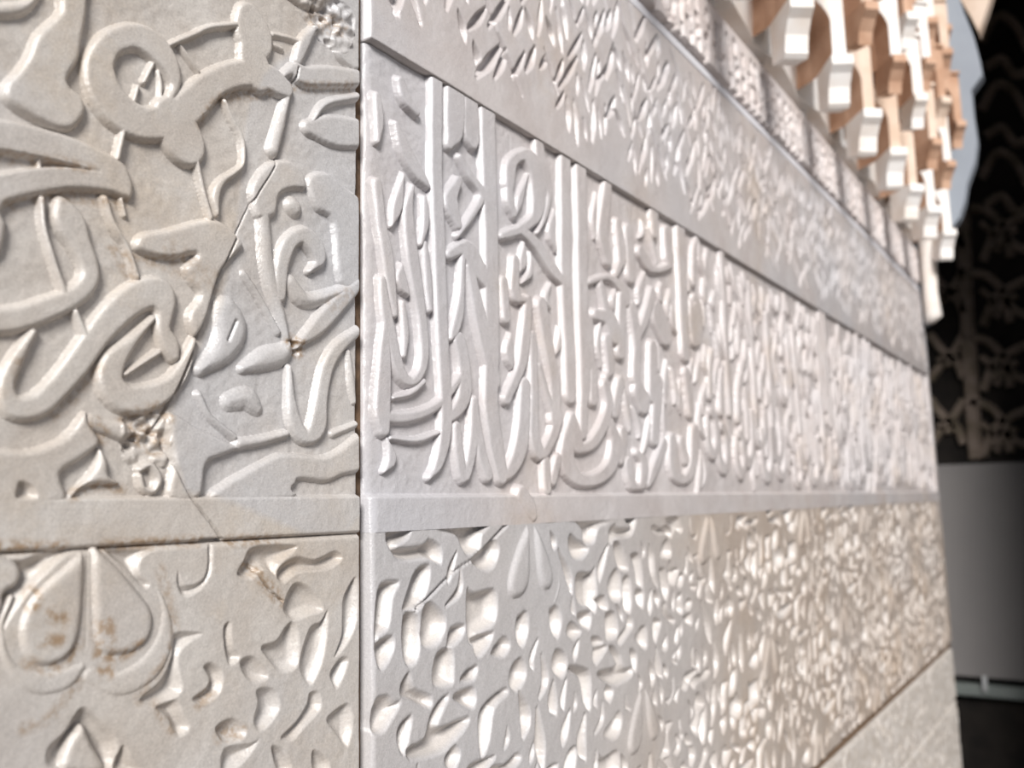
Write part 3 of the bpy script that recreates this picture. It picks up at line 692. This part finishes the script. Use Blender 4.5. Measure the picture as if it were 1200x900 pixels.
while s < S_END - .1:
    for j in range(4):
        h0 = H_TOP + 0.078 + j * 0.048 + r5.uniform(-.012, .012); r0 = r5.uniform(.010, .020)
        ST.down(np.array([[s + r5.uniform(-.015, .015), h0 - .016, r0 * .7], [s + r5.uniform(-.015, .015), h0 + .016, r0]]), z1=r5.uniform(-4.0, -1.0), bev=0.012, poly=False)
    s += r5.uniform(0.050, 0.085)
root = empty('stucco_frieze', (0, 0, 0))
tag(root, 'narrow pale stucco strip pierced with small dark holes under the hanging niches', 'stucco frieze')
ST.build(root, STUCCO, edge=0.01, seed=53)

# ================================================================== muqarnas cornice: tiers of small hanging niches
CW, CH = 0.165, 0.140
def cell_mesh(name, depth, rim):
    """front plate with a pointed arch, a hollow shell behind it, stepped legs and a pendant."""
    V, F, MI = [], [], []
    hw = CW * 0.5; aw = CW * 0.37; sp = CH * 0.46; ap = CH * 0.82
    n = 7
    arch = [(-aw, 0.0), (-aw, sp * 0.6)]
    for i in range(n + 1):
        t = i / n; arch.append((-aw * math.cos(t * math.pi / 2) ** 0.9, sp + (ap - sp) * math.sin(t * math.pi / 2) ** 1.25))
    arch = arch + [(-x, z) for x, z in arch[-2::-1]]
    m = len(arch)
    def rect(i):
        x, z = arch[i]; f = i / (m - 1)
        if f < .25: return (-hw, CH * f / .25)
        if f > .75: return (hw, CH * (1 - f) / .25)
        return (-hw + 2 * hw * (f - .25) / .5, CH)
    for i in range(m): V.append((arch[i][0], 0, arch[i][1]))
    for i in range(m): x, z = rect(i); V.append((x, 0, z))
    for i in range(m - 1): F.append((i, m + i, m + i + 1, i + 1)); MI.append(0)
    # rim: reveal then hollow shell
    prev = 0
    for c in (0.93, 0.82, 0.62, 0.36, 0.10):
        b = len(V)
        for x, z in arch: V.append((x * c, depth * math.sqrt(1 - c * c), max(0, z * (c * .9 + .1))))
        for i in range(m - 1): F.append((prev + i, prev + i + 1, b + i + 1, b + i)); MI.append(1)
        prev = b
    # top, sides
    b = len(V)
    for (x, y, z) in ((-hw, 0, 0), (hw, 0, 0), (hw, 0, CH), (-hw, 0, CH), (-hw, depth, 0), (hw, depth, 0), (hw, depth, CH), (-hw, depth, CH)): V.append((x, y, z))
    F += [(b + 3, b + 2, b + 6, b + 7), (b, b + 3, b + 7, b + 4), (b + 1, b + 5, b + 6, b + 2)]; MI += [0, 0, 0]
    # fillet over the arch
    b = len(V); z0, z1, yo = CH * .93, CH, -0.007
    for (x, y, z) in ((-hw, 0, z0), (hw, 0, z0), (hw, yo, z0 + .003), (-hw, yo, z0 + .003), (-hw, yo, z1), (hw, yo, z1), (hw, 0, z1), (-hw, 0, z1)): V.append((x, y, z))
    F += [(b, b + 3, b + 2, b + 1), (b + 3, b + 4, b + 5, b + 2), (b + 4, b + 7, b + 6, b + 5)]; MI += [0, 0, 0]
    me = bpy.data.meshes.new(name); me.from_pydata(V, [], F)
    me.materials.append(rim); me.materials.append(TERRA); me.polygons.foreach_set('material_index', MI); me.update()
    return me
def back_mesh(m):                    # wall filling between two turned niches
    V = []; w2 = PITCH * .5
    pr = [(-w2, 0.026), (-w2, -0.004), (-0.02, -0.018), (w2 * .5, -0.012), (w2, -0.004), (w2, 0.026)]
    n = len(pr); V = [(x, y, 0) for x, y in pr] + [(x, y - .010, CH * .98) for x, y in pr]
    F = [(i, (i + 1) % n, n + (i + 1) % n, n + i) for i in range(n)] + [tuple(range(n - 1, -1, -1)), tuple(range(n, 2 * n))]
    me = bpy.data.meshes.new('spandrel'); me.from_pydata(V, [], F); me.materials.append(m); me.update(); return me
def pendant_mesh(m, ht=0.085, wd=0.058):        # chunky bracket with a hollowed front
    pr = [(0.03, 0.0), (-0.045, 0.0), (-0.046, -0.016), (-0.034, -0.026), (-0.022, -0.044), (-0.017, -0.066), (-0.018, -ht + .006), (-0.012, -ht), (0.03, -ht * .85)]
    n = len(pr); V = [(-wd / 2, y, z) for y, z in pr] + [(wd / 2, y, z) for y, z in pr]
    F = [(i, n + i, n + (i + 1) % n, (i + 1) % n) for i in range(n)] + [tuple(range(n)), tuple(range(2 * n - 1, n - 1, -1))]
    me = bpy.data.meshes.new('pendant'); me.from_pydata(V, [], F); me.materials.append(m); me.update(); return me
corn = empty('muqarnas_cornice', (0, 0, 0))
tag(corn, 'stepped plaster cornice of white and ochre hanging niches above the pale stucco', 'cornice')
pends = [pendant_mesh(m, 0.060, 0.026) for m in (WHITE, CREAM, TERRA)]; big = pendant_mesh(WHITE, 0.075, 0.034)
zm = zz(H_MUQ) + 0.03
PITCH = 0.22
backs = [back_mesh(m) for m in (WHITE, CREAM, TERRA)]
cells = [cell_mesh('niche', 0.125, m) for m in (WHITE, CREAM, TERRA)]
PROJ = [0.004, 0.030, 0.046, 0.040, 0.034, 0.034]
rm = random.Random(3)
for ti, pj in enumerate(PROJ):
    x = XE - 0.145 - (PITCH / 2 if ti % 2 else 0) - 0.008 * ti
    z = zm + ti * CH * 0.98
    while x > 0.40 + 0.08 * ti:
        ro = math.radians(-52 + rm.uniform(-8, 8))
        o = bpy.data.objects.new('niche', (rm.choice(cells[:2]) if ti < 1 else rm.choice([cells[1], cells[2], cells[2], cells[0]]))); col.objects.link(o); o.parent = corn
        o.location = (x, -pj - (0.030 if ti == 0 else 0.040), z + rm.uniform(-.012, .012)); o.rotation_euler = (0, 0, ro)
        for sx in (-1, 1):
            q = bpy.data.objects.new('pendant', big if ti == 0 else rm.choice([pends[1], pends[2], pends[2], pends[0]])); col.objects.link(q); q.parent = o
            q.location = (sx * (CW * .5 - 0.012), 0.030, 0.001)
        bk = bpy.data.objects.new('spandrel', backs[min(2, ti)]); col.objects.link(bk); bk.parent = corn
        bk.location = (x, 0, z)
        x -= PITCH
# end fascia of the cornice: cusped plaster edge against the dark room
def to_yz(px, py, X): p = on_x(px, py, X); return (p[1], p[2])
XFs = XE - 0.03
OUT = [(1086, 380), (1091, 360), (1092, 320), (1097, 296), (1108, 283), (1113, 270), (1124, 255), (1130, 236), (1133, 216), (1142, 190), (1145, 165), (1140, 130), (1138, 106), (1151, 88), (1147, 66), (1140, 40), (1130, 15), (1122, -10), (1112, -60), (1105, -110)]
pts = [to_yz(x, y, XFs) for x, y in OUT]
inn = [(0.0, pts[-1][1]), (0.0, pts[0][1])]
poly = pts + inn
n = len(poly)
V = [(XFs, y, z) for y, z in poly] + [(XFs + 0.045, y, z) for y, z in poly]
F = [tuple(range(n)), tuple(range(2 * n - 1, n - 1, -1))] + [(i, n + i, n + (i + 1) % n, (i + 1) % n) for i in range(n)]
fo = mesh_obj('cusped_fascia', V, F, FASCIA)
tag(fo, 'blue-grey cusped plaster edge closing the end of the niche cornice', 'fascia')
OUT2 = [(1100, -60), (1165, -60), (1163, -10), (1156, 12), (1147, 38), (1138, 20), (1120, -10)]
p2 = [to_yz(x, y, XE + 0.10) for x, y in OUT2]; n2_ = len(p2)
V2 = [(XE + 0.10, y, z) for y, z in p2] + [(XE + 0.15, y, z) for y, z in p2]
mesh_obj('rear_moulding', V2, [tuple(range(n2_)), tuple(range(2 * n2_ - 1, n2_ - 1, -1))] + [(i, n2_ + i, n2_ + (i + 1) % n2_, (i + 1) % n2_) for i in range(n2_)], CREAM, fo)
# white bracket foot below the fascia
zb0 = to_yz(1086, 380, XFs)[1]; zb1 = to_yz(1090, 262, XFs)[1]
V, F = [], []
lv = [(0.0, 0.012), (0.06, 0.022), (0.3, 0.019), (0.62, 0.021), (0.78, 0.030), (0.84, 0.027), (1.0, 0.040)]
for t, r in lv:
    z = zb0 + (zb1 - zb0) * t
    for a in range(10): V.append((XFs - 0.012 + r * 1.1 * math.cos(a * math.pi / 5), -0.012 - r + r * math.sin(a * math.pi / 5), z))
for i in range(len(lv) - 1):
    for a in range(10): F.append((i * 10 + a, i * 10 + (a + 1) % 10, (i + 1) * 10 + (a + 1) % 10, (i + 1) * 10 + a))
F += [tuple(range(9, -1, -1)), tuple(range((len(lv) - 1) * 10, len(lv) * 10))]
mesh_obj('bracket', V, F, WHITE, fo, smooth=True)['label'] = 'white bracket foot'

# ================================================================== dark room: tracery, grey board, rail
lat = empty('stucco_tracery', (XF - 0.002, 0, EYE))
tag(lat, 'dim brown stucco tracery of interlaced ribs on the far wall in shadow', 'tracery')
def rib(pts, wd, th=0.03, name='tracery_rib'):
    Q = crom(np.array([on_x(x, y, XF)[1:] for x, y in pts]), 6)
    T = np.gradient(Q, axis=0); T /= np.linalg.norm(T, axis=1)[:, None] + 1e-9
    Nn = np.column_stack([-T[:, 1], T[:, 0]]) * wd
    V, F = [], []
    for q, nn in zip(Q, Nn):
        V += [(0, *(q - nn)), (-th, *(q - nn * .7)), (-th, *(q + nn * .7)), (0, *(q + nn))]
    for i in range(len(Q) - 1):
        a, b = i * 4, i * 4 + 4
        F += [(a, b, b + 1, a + 1), (a + 1, b + 1, b + 2, a + 2), (a + 2, b + 2, b + 3, a + 3)]
    F += [(0, 1, 2, 3), (len(V) - 1, len(V) - 2, len(V) - 3, len(V) - 4)]
    V = [(x, y, z - EYE) for x, y, z in V]
    return mesh_obj(name, V, F, TRACERY, lat)
rib([(1128, 250), (1131, 330), (1136, 420), (1141, 500), (1144, 538)], 0.034, name='tracery_upright')
rib([(1215, 250), (1222, 400), (1228, 538)], 0.034, name='tracery_upright')
for yy in (240, 316, 392, 468):
    rib([(1090, yy), (1104, yy + 18), (1122, yy + 34), (1130, yy + 52)], 0.021)
    rib([(1130, yy), (1118, yy + 20), (1102, yy + 38), (1090, yy + 54)], 0.021)
    rib([(1138, yy + 4), (1158, yy + 8), (1178, yy + 30), (1184, yy + 62)], 0.021)
    rib([(1206, yy + 10), (1186, yy + 20), (1166, yy + 34), (1152, yy + 66)], 0.021)
    rib([(1180, yy + 40), (1198, yy + 52), (1215, yy + 44)], 0.021)
for yy in (262, 340, 418, 496):
    rib([(1150, yy), (1163, yy + 12), (1168, yy + 30)], 0.016)
    rib([(1168, yy + 34), (1176, yy + 16), (1192, yy + 6)], 0.016)
    rib([(1100, yy + 2), (1112, yy + 10), (1120, yy + 2)], 0.014)
for yy in (10, 90, 170):
    rib([(1150, yy + 40), (1168, yy + 10), (1190, yy + 20), (1205, yy + 50)], 0.021)
    rib([(1155, yy + 70), (1175, yy + 60), (1190, yy + 78), (1215, yy + 70)], 0.021)
tb = on_x(1150, 543, XF - 0.05); bb = on_x(1150, 794, XF - 0.05)
tag(box('grey_board', (XF - 0.055, -0.58, bb[2]), (XF - 0.002, 1.58, tb[2]), BOARD, bev=0.004), 'smooth matte grey dado board below the dim tracery', 'dado board')
r0 = on_x(1150, 803, XF - 0.06); r1 = on_x(1150, 817, XF - 0.06)
tag(box('rail', (XF - 0.06, -0.58, r1[2]), (XF - 0.002, 1.58, r0[2]), RAIL, bev=0.006), 'thin grey-green metal rail under the grey board', 'rail')
c0 = on_x(1151, 792, XF - 0.06); c1 = on_x(1158, 811, XF - 0.06)
ya, yb = sorted((c0[1], c1[1]))
V = []
prof = [(0, 0), (-0.018, 0.004), (-0.022, 0.02), (-0.018, (c0[2] - c1[2]) - .02), (-0.010, c0[2] - c1[2]), (0, c0[2] - c1[2])]
V = [(XF - 0.060 + x, ya, c1[2] + z) for x, z in prof] + [(XF - 0.060 + x, yb, c1[2] + z) for x, z in prof]
n = 6
F = [(i, (i + 1) % n, n + (i + 1) % n, n + i) for i in range(n)] + [tuple(range(n - 1, -1, -1)), tuple(range(n, 2 * n))]
tag(mesh_obj('clip', V, F, CLIP), 'small white clip hooked over the grey-green rail', 'clip')
